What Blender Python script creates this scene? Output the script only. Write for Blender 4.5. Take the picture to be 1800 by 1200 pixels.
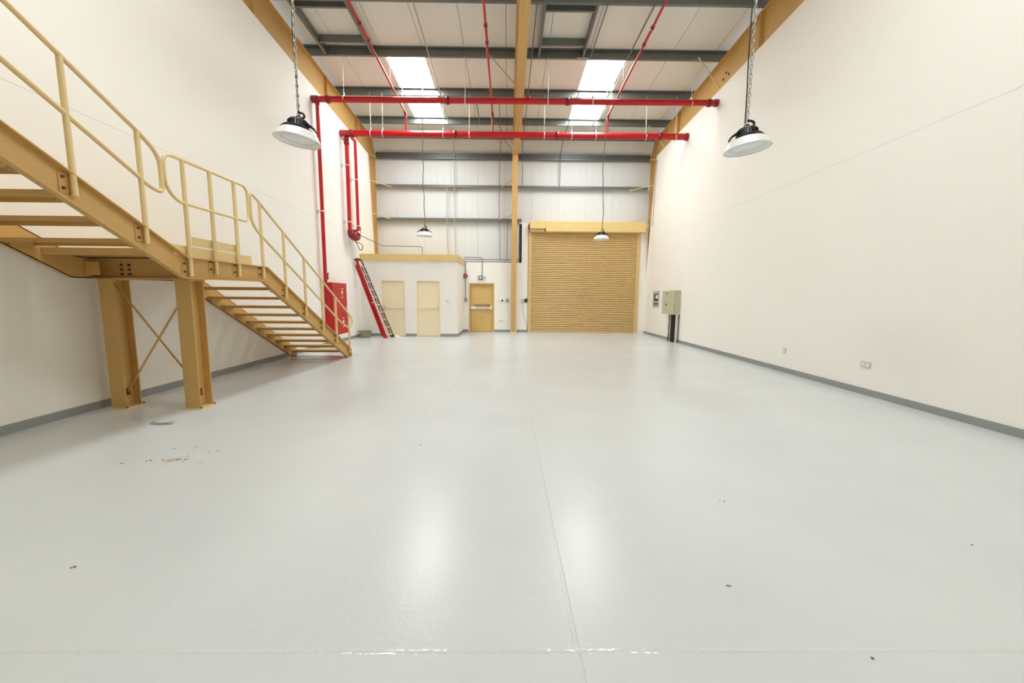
import bpy, bmesh, math, random
from mathutils import Vector, Matrix
for o in list(bpy.data.objects): bpy.data.objects.remove(o)
S = bpy.context.scene
COL = S.collection
random.seed(4)
PI = math.pi

# ---------------------------------------------------------------- camera, world, exposure
cam_d = bpy.data.cameras.new('camera'); cam = bpy.data.objects.new('camera', cam_d); COL.objects.link(cam)
cam_d.sensor_width = 36; cam_d.lens = 13.5; cam_d.clip_start = 0.05; cam_d.clip_end = 200
def cam_axes(p, y, r):
    cy, sy, cp, sp = math.cos(y), math.sin(y), math.cos(p), math.sin(p)
    f = Vector((sy*cp, cy*cp, -sp)); ri = Vector((cy, -sy, 0)); d = f.cross(ri)
    cr, sr = math.cos(r), math.sin(r)
    return ri*cr + d*sr, d*cr - ri*sr, f
ri, dn, fw = cam_axes(0.115, 0.0105, -0.0085)
m = Matrix((ri, -dn, -fw)).transposed().to_4x4(); m.translation = (0, 0, 1.55)
cam.matrix_world = m
S.camera = cam
w = bpy.data.worlds.new('world'); S.world = w; w.use_nodes = True
w.node_tree.nodes['Background'].inputs[0].default_value = (0.85, 0.92, 1, 1)
w.node_tree.nodes['Background'].inputs[1].default_value = 1.0
S.view_settings.view_transform = 'Standard'; S.view_settings.look = 'None'
S.view_settings.gamma = 1; S.view_settings.use_curve_mapping = False
S.view_settings.exposure = 0.0
S.cycles.max_bounces = 16; S.cycles.diffuse_bounces = 12; S.cycles.glossy_bounces = 6
S.cycles.use_denoising = True; S.cycles.sample_clamp_indirect = 3
S.cycles.caustics_reflective = False; S.cycles.caustics_refractive = False
SKY_L = 26.5                                  # brightness of the daylight in the roof lights

# ---------------------------------------------------------------- materials
def s2l(c): return tuple((v/12.92 if v <= .04045 else ((v+.055)/1.055)**2.4) for v in [x/255 for x in c])
def mat(name, rgb, rough=.5, metal=0, var=0.0, vscale=6, bump=0, bscale=60, emit=0, spec=.5, stretch=None):
    mt = bpy.data.materials.new(name); mt.use_nodes = True
    nt = mt.node_tree; b = nt.nodes['Principled BSDF']
    c = s2l(rgb) + (1,)
    b.inputs['Base Color'].default_value = c
    b.inputs['Roughness'].default_value = rough; b.inputs['Metallic'].default_value = metal
    b.inputs['Specular IOR Level'].default_value = spec
    if emit:
        b.inputs['Emission Color'].default_value = c; b.inputs['Emission Strength'].default_value = emit
    if var or bump:
        tc = nt.nodes.new('ShaderNodeTexCoord'); mp = nt.nodes.new('ShaderNodeMapping')
        nt.links.new(tc.outputs['Object'], mp.inputs[0])
        if stretch: mp.inputs['Scale'].default_value = stretch
    if var:
        n = nt.nodes.new('ShaderNodeTexNoise'); n.inputs['Scale'].default_value = vscale; n.inputs['Detail'].default_value = 5
        r = nt.nodes.new('ShaderNodeMix'); r.data_type = 'RGBA'
        nt.links.new(mp.outputs[0], n.inputs['Vector'])
        nt.links.new(n.outputs['Fac'], r.inputs[0])
        r.inputs[6].default_value = tuple(v*(1-var) for v in c[:3]) + (1,)
        r.inputs[7].default_value = tuple(min(1, v*(1+var)) for v in c[:3]) + (1,)
        nt.links.new(r.outputs[2], b.inputs['Base Color'])
    if bump:
        n2 = nt.nodes.new('ShaderNodeTexNoise'); n2.inputs['Scale'].default_value = bscale; n2.inputs['Detail'].default_value = 3
        bp = nt.nodes.new('ShaderNodeBump'); bp.inputs['Strength'].default_value = bump; bp.inputs['Distance'].default_value = .004
        nt.links.new(mp.outputs[0], n2.inputs['Vector']); nt.links.new(n2.outputs['Fac'], bp.inputs['Height'])
        nt.links.new(bp.outputs[0], b.inputs['Normal'])
    return mt
M = dict(
 wall=mat('white_paint', (240,238,232), .75, var=.015, vscale=1.5, bump=.25, bscale=90),
 tan=mat('tan_steel_paint', (200,161,98), .42, var=.05, vscale=5, bump=.08, bscale=40),
 tanrail=mat('tan_rail_paint', (222,198,146), .4, var=.04, vscale=9),
 cream=mat('cream_door_paint', (240,228,196), .5, var=.02),
 tandoor=mat('tan_door_paint', (210,176,110), .45, var=.03),
 fascia=mat('tan_fascia', (222,194,130), .5, var=.03),
 shut=mat('tan_shutter', (211,181,126), .36, var=.03),
 grey=mat('galvanised_grey', (112,116,112), .42, metal=.35, var=.12, vscale=4),
 greyd=mat('dark_grey_steel', (92,96,98), .45, metal=.3, var=.1),
 roof=mat('roof_sheet', (221,221,213), .55, var=.02, vscale=2),
 clad=mat('wall_sheet', (216,219,219), .5, var=.02, vscale=2, bump=.35, bscale=9, stretch=(4,1,.02)),
 skirt=mat('grey_skirting', (142,147,146), .45, var=.05),
 red=mat('red_paint', (182,5,20), .33, var=.06, vscale=3),
 reddk=mat('red_fitting', (128,10,26), .4, var=.12, vscale=14),
 alu=mat('spun_aluminium', (240,241,242), .32, metal=.25, var=.02),
 glass=mat('lamp_lens', (226,230,234), .25, spec=.6),
 black=mat('black_plastic', (26,24,30), .45),
 chain=mat('zinc_chain', (178,178,170), .35, metal=.8),
 white=mat('white_plastic', (236,234,228), .4),
 plate=mat('pale_grey_plastic', (206,206,206), .4),
 boxg=mat('grey_green_enamel', (190,188,160), .45, var=.03),
 cable=mat('black_cable', (36,34,34), .55),
 pvc=mat('grey_conduit', (170,170,166), .5),
 condd=mat('dark_conduit', (112,110,106), .5),
 zinc=mat('zinc_fixing', (214,214,208), .35, metal=.5),
 dark=mat('dark_recess', (34,32,32), .6),
 rust=mat('brown_bolt', (96,56,36), .6),
 rubber=mat('olive_rubber', (150,146,112), .7, var=.2, vscale=8),
 rubberin=mat('dark_rubber', (70,66,54), .8, var=.2),
 woodish=mat('aluminium_rung', (222,206,196), .4, metal=.3),
 lgrey=mat('ladder_inner', (142,112,100), .5, var=.1),
 bell=mat('brown_red_sounder', (158,96,80), .5),
 green=mat('sign_green', (24,74,62), .45),
 paleg=mat('pale_green_sign', (216,228,218), .4),
 paper=mat('white_paper', (240,238,232), .7),
 dust=mat('pale_dust', (224,214,202), .9, var=.12, vscale=30),
 steel=mat('satin_steel', (226,222,210), .3, metal=.6),
 sky=mat('daylight_sheet', (247,252,253), .4, emit=SKY_L),
)
def floor_mat():
    mt = bpy.data.materials.new('grey_epoxy_floor'); mt.use_nodes = True
    nt = mt.node_tree; b = nt.nodes['Principled BSDF']; N = nt.nodes.new; L = nt.links.new
    g = N('ShaderNodeNewGeometry')
    n = N('ShaderNodeTexNoise'); n.inputs['Scale'].default_value = .9; n.inputs['Detail'].default_value = 6; L(g.outputs['Position'], n.inputs['Vector'])
    cr = N('ShaderNodeValToRGB'); L(n.outputs['Fac'], cr.inputs[0])
    a = s2l((201,206,208)); c = s2l((208,212,213))
    cr.color_ramp.elements[0].position = .3; cr.color_ramp.elements[0].color = a+(1,)
    cr.color_ramp.elements[1].position = .7; cr.color_ramp.elements[1].color = c+(1,)
    L(cr.outputs[0], b.inputs['Base Color'])
    b.inputs['Roughness'].default_value = .25
    b.inputs['Specular IOR Level'].default_value = .34
    n2 = N('ShaderNodeTexNoise'); n2.inputs['Scale'].default_value = 34; n2.inputs['Detail'].default_value = 5; L(g.outputs['Position'], n2.inputs['Vector'])
    bp = N('ShaderNodeBump'); bp.inputs['Strength'].default_value = .24; bp.inputs['Distance'].default_value = .004
    L(n2.outputs['Fac'], bp.inputs['Height']); L(bp.outputs[0], b.inputs['Normal'])
    return mt
M['floor'] = floor_mat()
M['bead'] = mat('epoxy_bead', (204,208,208), .12, bump=.2, bscale=60)

# ---------------------------------------------------------------- mesh helpers
class G:
    """collects shapes in world coordinates; becomes ONE mesh"""
    def __init__(s): s.v = []; s.f = []; s.sm = []; s.mi = []; s.cur = 0
    def add(s, vs, fs, smooth=False):
        o = len(s.v); s.v += [tuple(v) for v in vs]
        for f in fs: s.f.append([i+o for i in f]); s.sm.append(smooth); s.mi.append(s.cur)
        return s
    def box(s, x0, x1, y0, y1, z0, z1):
        vs = [(x, y, z) for x in (x0, x1) for y in (y0, y1) for z in (z0, z1)]
        return s.add(vs, [(0,1,3,2),(4,6,7,5),(0,4,5,1),(2,3,7,6),(0,2,6,4),(1,5,7,3)])
    def cbox(s, x0, x1, y0, y1, z0, z1, c=.01):
        """box with chamfered edges along its longest axis' neighbours (all edges via bmesh)"""
        bm = bmesh.new(); vs = [bm.verts.new((x, y, z)) for x in (x0, x1) for y in (y0, y1) for z in (z0, z1)]
        for f in [(0,1,3,2),(4,6,7,5),(0,4,5,1),(2,3,7,6),(0,2,6,4),(1,5,7,3)]: bm.faces.new([vs[i] for i in f])
        bmesh.ops.bevel(bm, geom=bm.edges[:], offset=c, segments=2, affect='EDGES', profile=.5)
        bm.verts.index_update(); s.add([v.co[:] for v in bm.verts], [[v.index for v in f.verts] for f in bm.faces]); bm.free(); return s
    def prism(s, poly, vec, smooth=False):
        n = len(poly); vec = Vector(vec); p = [Vector(q) for q in poly]
        vs = p + [q+vec for q in p]
        return s.add(vs, [list(range(n))[::-1], list(range(n, 2*n))] + [(i, (i+1) % n, n+(i+1) % n, n+i) for i in range(n)], smooth)
    def strip(s, path, wvec, tvec):
        """plate following a path: width wvec, thickness tvec"""
        w, t = Vector(wvec), Vector(tvec)
        for a, b in zip(path[:-1], path[1:]):
            a, b = Vector(a), Vector(b); s.prism([a, b, b+w, a+w], t)
        return s
    def tube(s, path, r, n=10, closed=False, caps=True):
        P = [Vector(p) for p in path]; k = len(P); rings = []
        up = None
        for i in range(k):
            a = P[i-1] if (i > 0 or closed) else P[i]; b = P[(i+1) % k] if (i < k-1 or closed) else P[i]
            t = (b-a).normalized()
            if up is None:
                up = t.orthogonal().normalized()
            up = (up - t*up.dot(t)).normalized(); sd = t.cross(up)
            rr = r[i] if isinstance(r, (list, tuple)) else r
            rings.append([P[i] + up*math.cos(2*PI*j/n)*rr + sd*math.sin(2*PI*j/n)*rr for j in range(n)])
        vs = [v for q in rings for v in q]; fs = []
        for i in range(k if closed else k-1):
            for j in range(n):
                a = i*n+j; b = i*n+(j+1) % n; c = ((i+1) % k)*n
                fs.append((a, b, c+(j+1) % n, c+j))
        s.add(vs, fs, True)
        if caps and not closed:
            s.add(rings[0], [list(range(n))[::-1]]); s.add(rings[-1], [list(range(n))])
        return s
    def lathe(s, prof, c, n=24, axis=(0,0,1), caps=False):
        ax = Vector(axis).normalized(); u = ax.orthogonal().normalized(); v = ax.cross(u); c = Vector(c); k = len(prof)
        vs = [c + ax*h + (u*math.cos(2*PI*j/n) + v*math.sin(2*PI*j/n))*r for r, h in prof for j in range(n)]
        fs = [(i*n+j, i*n+(j+1) % n, (i+1)*n+(j+1) % n, (i+1)*n+j) for i in range(k-1) for j in range(n)]
        s.add(vs, fs, True)
        if caps:
            s.add(vs[:n], [list(range(n))[::-1]]); s.add(vs[-n:], [list(range(n))])
        return s
    def cyl(s, a, b, r, n=12): return s.tube([a, b], r, n)
    def mesh(s, name, off=(0,0,0)):
        me = bpy.data.meshes.new(name); o = Vector(off)
        me.from_pydata([tuple(Vector(v)-o) for v in s.v], [], s.f); me.update()
        me.polygons.foreach_set('use_smooth', s.sm)
        if any(s.mi): me.polygons.foreach_set('material_index', s.mi)
        bm = bmesh.new(); bm.from_mesh(me); bmesh.ops.recalc_face_normals(bm, faces=bm.faces[:]); bm.to_mesh(me); bm.free()
        return me
ORG = {}
def thing(name, label, cat, loc, group=None, kind=None):
    o = bpy.data.objects.new(name, None); COL.objects.link(o); o.location = loc; o.empty_display_size = .2
    ORG[o.name] = Vector(loc); o['label'] = label; o['category'] = cat
    if group: o['group'] = group
    if kind: o['kind'] = kind
    return o
def part(name, g, mt, parent, label=None, local=False, mats=None, kind=None):
    off = (0,0,0) if local else ORG[parent.name]
    me = g.mesh(name, off) if isinstance(g, G) else g
    if not me.materials:
        for q in (mats or [mt]): me.materials.append(M[q])
    o = bpy.data.objects.new(name, me); COL.objects.link(o); o.parent = parent
    ORG[o.name] = Vector(off)
    if label: o['label'] = label
    if kind: o['kind'] = kind
    return o
def solo(name, g, mt, label, cat, base, group=None, kind=None, mats=None):
    me = g.mesh(name, base)
    for q in (mats or [mt]): me.materials.append(M[q])
    o = bpy.data.objects.new(name, me); COL.objects.link(o); o.location = base
    ORG[o.name] = Vector(base); o['label'] = label; o['category'] = cat
    if group: o['group'] = group
    if kind: o['kind'] = kind
    return o
def fillet(pts, r, n=5, closed=False):
    P = [Vector(p) for p in pts]; k = len(P); out = []
    for i in range(k):
        if not closed and i in (0, k-1): out.append(P[i]); continue
        a, b, c = P[i-1], P[i], P[(i+1) % k]
        u, v = (a-b), (c-b); d = min(r, u.length*.49, v.length*.49)
        p0 = b+u.normalized()*d; p2 = b+v.normalized()*d
        for j in range(n+1):
            t = j/n; out.append(p0*(1-t)**2 + b*2*t*(1-t) + p2*t*t)
    return out

# ---------------------------------------------------------------- room shell
YF = -3.6                                        # wall behind the camera
def xl(y): return -5.476-.012*y
def xr(y): return 5.806+.014*y
def zl(y): return 7.52-.055*(y-10.8)             # underside of rafters at the side walls
def zr(y): return 7.46-.025*(y-11.4)
def zc(y): return 7.50-.040*(y-11.0)             # underside of the centre rafter
def zp(y): return 8.27-.040*(y-11.67)            # underside of purlins
def zroof(y): return zp(y)+.22
YC = 17.25                                       # face of the back wall sheets

fl = thing('floor', 'pale grey glossy epoxy floor of the empty hall', 'floor', (0, 6, 0), kind='structure')
def xj(y): return .327-.0075*(y-1.4)
YJ = 1.523
def slab(x0, x1, x2, x3, y0, y1, ea, eb, ec, ed):
    """x0,x1 at y0 / x2,x3 at y1 ; e*: round the top edge on left,right,near,far"""
    bm = bmesh.new(); z0, z1 = -.09, 0
    lo = [bm.verts.new(p) for p in ((x0,y0,z0),(x1,y0,z0),(x3,y1,z0),(x2,y1,z0))]
    hi = [bm.verts.new(p) for p in ((x0,y0,z1),(x1,y0,z1),(x3,y1,z1),(x2,y1,z1))]
    bm.faces.new(lo[::-1]); bm.faces.new(hi)
    for i in range(4): bm.faces.new((lo[i], lo[(i+1)%4], hi[(i+1)%4], hi[i]))
    bm.edges.ensure_lookup_table()
    ed_ = []
    for i, use in ((3, ea), (1, eb), (0, ec), (2, ed)):
        if use: ed_.append(bm.edges.get((hi[i], hi[(i+1)%4])))
    bmesh.ops.bevel(bm, geom=ed_, offset=.006, segments=3, affect='EDGES', profile=.5)
    g = G(); bm.verts.index_update(); g.add([v.co[:] for v in bm.verts], [[v.index for v in f.verts] for f in bm.faces]); bm.free(); return g
gp = .0006
part('slab', slab(-5.9, xj(YF)-gp, -5.9, xj(YJ)-gp, YF, YJ-gp, 0, 1, 0, 1), 'floor', fl)
part('slab', slab(xj(YF)+gp, 6.3, xj(YJ)+gp, 6.3, YF, YJ-gp, 1, 0, 0, 1), 'floor', fl)
part('slab', slab(-5.9, xj(YJ)-gp, -5.9, xj(17.6)-gp, YJ+gp, 17.6, 0, 1, 1, 0), 'floor', fl)
part('slab', slab(xj(YJ)+gp, 6.3, xj(17.6)+gp, 6.3, YJ+gp, 17.6, 1, 0, 1, 0), 'floor', fl)
part('subfloor', G().box(-5.9, 6.3, YF, 17.6, -.16, -.094).prism([(xj(YF)-.004, YF, -.02), (xj(YF)+.004, YF, -.02), (xj(17.5)+.004, 17.5, -.02), (xj(17.5)-.004, 17.5, -.02)], (0, 0, .0165)).box(-5.9, 6.3, YJ-.004, YJ+.004, -.02, -.0035), 'floor', fl)

def bead(path, w_, h, seed, name):
    rnd = random.Random(seed); g = G(); P = []
    for a, b in zip(path[:-1], path[1:]):
        a, b = Vector(a), Vector(b); n_ = int((b-a).length/.012)
        P += [a+(b-a)*t/n_ for t in range(n_)]
    d = (Vector(path[1])-Vector(path[0])).normalized(); sd = Vector((-d.y, d.x, 0)); vs = []; k_ = 7
    for q in P:
        ww = w_*rnd.uniform(.6, 1.25); hh = h*rnd.uniform(.25, 1.3); o_ = rnd.uniform(-.2, .2)*w_
        for j in range(k_):
            u = j/(k_-1)*2-1; vs.append(q+sd*(u*ww+o_)+Vector((0, 0, -.0004+hh*(1-u*u))))
    fs = [(i*k_+j, i*k_+j+1, (i+1)*k_+j+1, (i+1)*k_+j) for i in range(len(P)-1) for j in range(k_-1)]
    g.add(vs, fs, True); part(name, g, 'bead', fl)
bead([(-2.6, YJ, 0), (2.6, YJ+.004, 0)], .014, .0022, 3, 'joint_bead')
bead([(xj(1.55)-.018, 1.55, 0), (xj(2.6)-.014, 2.6, 0)], .006, .0012, 6, 'joint_bead')
def side_wall(name, xf, zf, ye, sgn, label):
    pts = [(YF, 0), (ye(0), 0), (ye(zf(16.3)), zf(ye(zf(16.3)))), (YF, zf(YF))]
    g = G()
    a = [Vector((xf(y), y, z)) for y, z in pts]
    g.prism(a, (sgn*.2, 0, 0))
    return solo(name, g, 'wall', label, 'wall', (xf(6), 6, 0), kind='structure')
yel = lambda z: 16.26+.10*(7.14-z)
yer = lambda z: 16.447+.128*(7.21-z)
side_wall('wall_left', xl, zl, yel, -1, 'tall white painted wall behind the tan steel staircase')
side_wall('wall_right', xr, zr, yer, 1, 'tall blank white wall with the grey electrical box')
solo('wall_front', G().box(-6, 6.4, YF-.2, YF, 0, 9.1), 'boxg', 'dull end wall behind the viewpoint', 'wall', (0, YF, 0), kind='structure')
# hairline joints across both side walls
for nm, xf, pts, lab in (('trim_1', xl, [(-3, 3.98), (4.5, 3.863), (11.2, 3.817), (16, 3.79)], 'faint horizontal joint line across the wall behind the stairs'),
                    ('trim_2', xr, [(-3, 4.03), (4.6, 3.996), (15.7, 3.939), (16.6, 3.936)], 'faint horizontal joint line across the wall with the electrical box')):
    g = G(); s = 1 if xf is xl else -1
    g.strip([(xf(y)-s*.002, y, z) for y, z in pts], (s*.0035, 0, 0), (0, 0, .006))
    solo(nm, g, 'plate', lab, 'joint line', (xf(6), 6, 3.9), kind='structure')

# back wall: low block wall with the exit door opening, tall pier, strip right of the shutter
g = G()
g.box(-5.75, -1.74, 17.05, 17.25, 0, 3.04).box(-1.74, -.617, 17.05, 17.25, 2.15, 3.04).box(-.617, .572, 17.05, 17.25, 0, 3.04)
g.box(.572, .85, 17.05, 17.3, 0, 4.72).box(5.725, 6.06, 17.05, 17.3, 0, 4.72)
solo('wall_back', g, 'wall', 'low white block wall around the emergency exit door', 'wall', (0, 17.15, 0), kind='structure')
solo('wall_outer', G().box(-6.2, 6.6, 17.36, 17.5, 0, 8.6), 'greyd', 'outer lining behind the back wall sheets', 'wall', (0, 17.43, 0), kind='structure')
cw = thing('wall_upper', 'white metal sheet panels of the upper back wall', 'wall', (0, 17.3, 3.0), kind='structure')
cx = [-6.0, -4.84, -3.67, -2.51, -1.34, -.17, 1.0, 2.15, 3.32, 4.49, 5.64, 6.5]
for a, b in zip(cx[:-1], cx[1:]):
    z0 = 3.0 if b < 1.1 else 4.2
    if a > 5: z0 = 0
    g = G()
    # shallow ribbed sheet: flat pans with three low ribs
    nrib = 3; xs = [(a+.0025, 0)]
    for k in range(1, nrib+1):
        xc = a+(b-a)*k/(nrib+1); xs += [(xc-.014, 0), (xc-.008, .004), (xc+.008, .004), (xc+.014, 0)]
    xs.append((b-.0025, 0))
    poly = [Vector((x, YC-d, z0)) for x, d in xs] + [Vector((b-.0025, YC+.06, z0)), Vector((a+.0025, YC+.06, z0))]
    if a < 0 < b:                                 # this sheet is cut short beside the pier
        z0 = 4.72; poly = [Vector((q.x, q.y, z0)) for q in poly]
        part('cladding_panel', G().box(a+.0025, .455, YC, YC+.06, 3.0, z0-.003), 'clad', cw)
    g.prism(poly, (0, 0, 7.66-z0))
    part('cladding_panel', g, 'clad', cw)

# roof: ten sheets between x joints, with the two roof lights let in
ce = thing('ceiling', 'pale roof sheets between the grey purlins', 'ceiling', (0, 8, 8.5), kind='structure')
rx = [-5.99, -4.81, -3.64, -2.47, -1.29, -.11, 1.07, 2.25, 3.43, 4.6, 5.78, 6.95]
YE = 16.86
def roof_piece(a, b, y0, y1):
    g = G(); p = [Vector((a+.006, y0, zroof(y0))), Vector((b-.006, y0, zroof(y0))), Vector((b-.006, y1, zroof(y1))), Vector((a+.006, y1, zroof(y1)))]
    g.prism(p, (0, 0, .06)); return g
SKYS = [(11.75, 15.55), (2.2, 5.2)]  # second pair is out of view, added to light the camera end
for i, (a, b) in enumerate(zip(rx[:-1], rx[1:])):
    if i in (2, 7):
        ys = [YF-.2, 2.2, 5.2, 11.75, 15.55, YE]
        for y0, y1 in ((ys[0], ys[1]), (ys[2], ys[3]), (ys[4], ys[5])): part('roof_panel', roof_piece(a, b, y0, y1), 'roof', ce)
    else: part('roof_panel', roof_piece(a, b, YF-.2, YE), 'roof', ce)
part('eave_panel', G().prism([(-6.2, YE, zroof(YE)), (6.7, YE, zroof(YE)), (6.7, 17.3, 7.58), (-6.2, 17.3, 7.58)], (0, .05, .05)), 'roof', ce)
part('outer_roof', G().prism([(-6.3, YF-.3, zroof(YF)+.12), (6.9, YF-.3, zroof(YF)+.12), (6.9, 17.6, zroof(17.6)+.12), (-6.3, 17.6, zroof(17.6)+.12)], (0, 0, .05)), 'greyd', ce)
k = 0
for y0, y1 in SKYS:
    for i, side in ((2, 'above the thin red branch pipe nearer the stairs'), (7, 'above the branch pipe nearer the electrical box wall')):
        k += 1
        a, b = rx[i], rx[i+1]
        wn = thing('window_%d' % k, ('bright translucent roof light ' + side) if k < 3 else ('unseen added roof light over the camera end of the hall, ' + ('stair side' if i == 2 else 'box side')), 'skylight', ((a+b)/2, (y0+y1)/2, zroof(y0)), kind='structure')
        p = [Vector((a+.03, y0+.02, zroof(y0)+.015)), Vector((b-.03, y0+.02, zroof(y0)+.015)), Vector((b-.03, y1-.02, zroof(y1)+.015)), Vector((a+.03, y1-.02, zroof(y1)+.015))]
        part('pane', G().prism(p, (0, 0, .02)), 'sky', wn)
        fr = G()
        for q0, q1 in ((0, 1), (1, 2), (2, 3), (3, 0)):
            u = (p[q1]-p[q0]).normalized(); nn = Vector((0, 0, 1)).cross(u)*-.024
            fr.prism([p[q0], p[q1], p[q1]+nn, p[q0]+nn], (0, 0, .03))
        part('frame', fr, 'roof', wn)

# skirting
def skirt(name, pts, lab, h=.105, t=.012):
    g = G()
    for a, b in zip(pts[:-1], pts[1:]):
        a, b = Vector(a), Vector(b); n = Vector((0, 0, 1)).cross((b-a).normalized())*t
        g.prism([a, b, b+n, a+n], (0, 0, h))
    solo(name, g, 'skirt', lab, 'skirting', tuple(Vector(pts[0])), kind='structure')
skirt('baseboard_left', [(xl(14.9), 14.9, 0), (xl(YF), YF, 0)], 'grey skirting along the wall behind the stairs')
skirt('baseboard_right', [(xr(YF), YF, 0), (xr(17.03), 17.03, 0)], 'grey skirting along the wall with the electrical box')
skirt('baseboard_back', [(.1, 17.05, 0), (-.61, 17.05, 0)], 'short grey skirting between exit door and centre column')
skirt('baseboard_back', [(.85, 17.05, 0), (.38, 17.05, 0)], 'short grey skirting between centre column and roller shutter')
skirt('baseboard_back', [(-1.75, 17.05, 0), (-1.97, 17.05, 0)], 'short grey skirting beside the exit door hinge side')

# ---------------------------------------------------------------- toilet block
YW = 14.93; XW = -1.97; ZW = 2.9
g = G()
d1 = (-4.886, -3.984); d2 = (-3.55, -2.636); dz = 2.15
xa = xl(YW)+.002
for x0, x1 in ((xa, d1[0]), (d1[1], d2[0]), (d2[1], XW)): g.box(x0, x1, YW, YW+.15, 0, ZW)
for x0, x1 in (d1, d2): g.box(x0, x1, YW, YW+.15, dz, ZW)
g.box(XW-.15, XW, YW+.15, 17.05, 0, ZW)
g.box(-5.6, XW-.15, YW+.15, 17.05, ZW-.1, ZW)
g.box(-5.6, XW-.15, YW+.6, YW+.65, 0, ZW-.1)
solo('wall_cubicle', g, 'wall', 'white toilet block with two cream doors in the corner', 'wall', (-3.8, YW, 0), kind='structure')
g = G().box(xa, XW+.05, YW-.05, YW+.1, ZW, 3.135).box(XW-.1, XW+.05, YW+.1, 17.05, ZW, 3.135).box(xa, XW-.1, YW+.1, 17.05, 3.1, 3.13)
solo('trim_3', g, 'fascia', 'tan fascia board along the top of the toilet block', 'fascia', (-3.8, YW, ZW), kind='structure')
for n, (x0, x1), hs, lab in ((1, d1, 1, 'cream toilet door partly behind the red ladder'), (2, d2, -1, 'cream toilet door between ladder and exit door')):
    d = thing('door_%d' % n, lab, 'door', ((x0+x1)/2, YW, 0), kind='structure')
    y = YW+.05
    part('door_frame', G().box(x0, x0+.045, YW+.01, YW+.14, 0, dz).box(x1-.045, x1, YW+.01, YW+.14, 0, dz).box(x0+.045, x1-.045, YW+.01, YW+.14, dz-.045, dz), 'cream', d)
    part('upper_leaf', G().cbox(x0+.05, x1-.05, y, y+.045, 1.1, dz-.05, .004), 'cream', d)
    part('lower_leaf', G().cbox(x0+.05, x1-.05, y, y+.045, .01, 1.094, .004), 'cream', d)
    part('ledge', G().box(x0+.05, x1-.05, y-.03, y, 1.08, 1.10), 'cream', d)
    xh = x0+.12 if hs == 1 else x1-.12
    part('handle', G().cyl((xh-hs*.03, y, 1.13), (xh-hs*.03, y-.05, 1.13), .012, 8).tube([(xh-hs*.03, y-.05, 1.13), (xh+hs*.08, y-.05, 1.13)], .011, 8).box(xh-hs*.03-.02, xh-hs*.03+.02, y-.006, y, 1.0, 1.2), 'steel', d)
skirt('baseboard_cubicle', [(XW, YW, 0), (d2[1], YW, 0)], 'grey skirting under the switch on the toilet block')
skirt('baseboard_cubicle', [(d2[0], YW, 0), (d1[1], YW, 0)], 'grey skirting between the two cream doors')
skirt('baseboard_cubicle', [(d1[0], YW, 0), (xa, YW, 0)], 'grey skirting behind the foot of the ladder')
skirt('baseboard_cubicle', [(XW, 17.04, 0), (XW, YW, 0)], 'grey skirting on the side of the toilet block')

# exit door
d = thing('door_3', 'tan emergency exit door with a white push bar', 'door', (-1.18, 17.1, 0), kind='structure')
part('door_frame', G().box(-1.74, -1.675, 17.07, 17.24, 0, 2.15).box(-.682, -.617, 17.07, 17.24, 0, 2.15).box(-1.675, -.682, 17.07, 17.24, 2.085, 2.15), 'tandoor', d)
part('leaf', G().cbox(-1.67, -.687, 17.15, 17.2, .008, 2.08, .005), 'tandoor', d)
pb = part('push_bar', G().cbox(-1.6, -.74, 17.065, 17.1, 1.02, 1.1, .008), 'steel', d, 'white push bar')
part('end_housing', G().cbox(-1.66, -1.45, 17.06, 17.15, 1.015, 1.12, .01), 'white', pb)
part('latch_housing', G().cbox(-.78, -.71, 17.05, 17.15, .99, 1.16, .01), 'white', pb)
pl = part('notice_plate', G().box(-1.53, -.84, 17.143, 17.15, 1.15, 1.215), 'rust', d, 'thin dark notice strip')
g = G()
x = -1.5
for wd in (.07, .05, .02, .05, .04, .03, .06, .04, .05, .03, .05):
    if x+wd > -.87: break
    g.box(x, x+wd-.012, 17.1405, 17.143, 1.166, 1.198); x += wd+.012
part('print_marks', g, 'steel', pl, kind='stuff')

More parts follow.
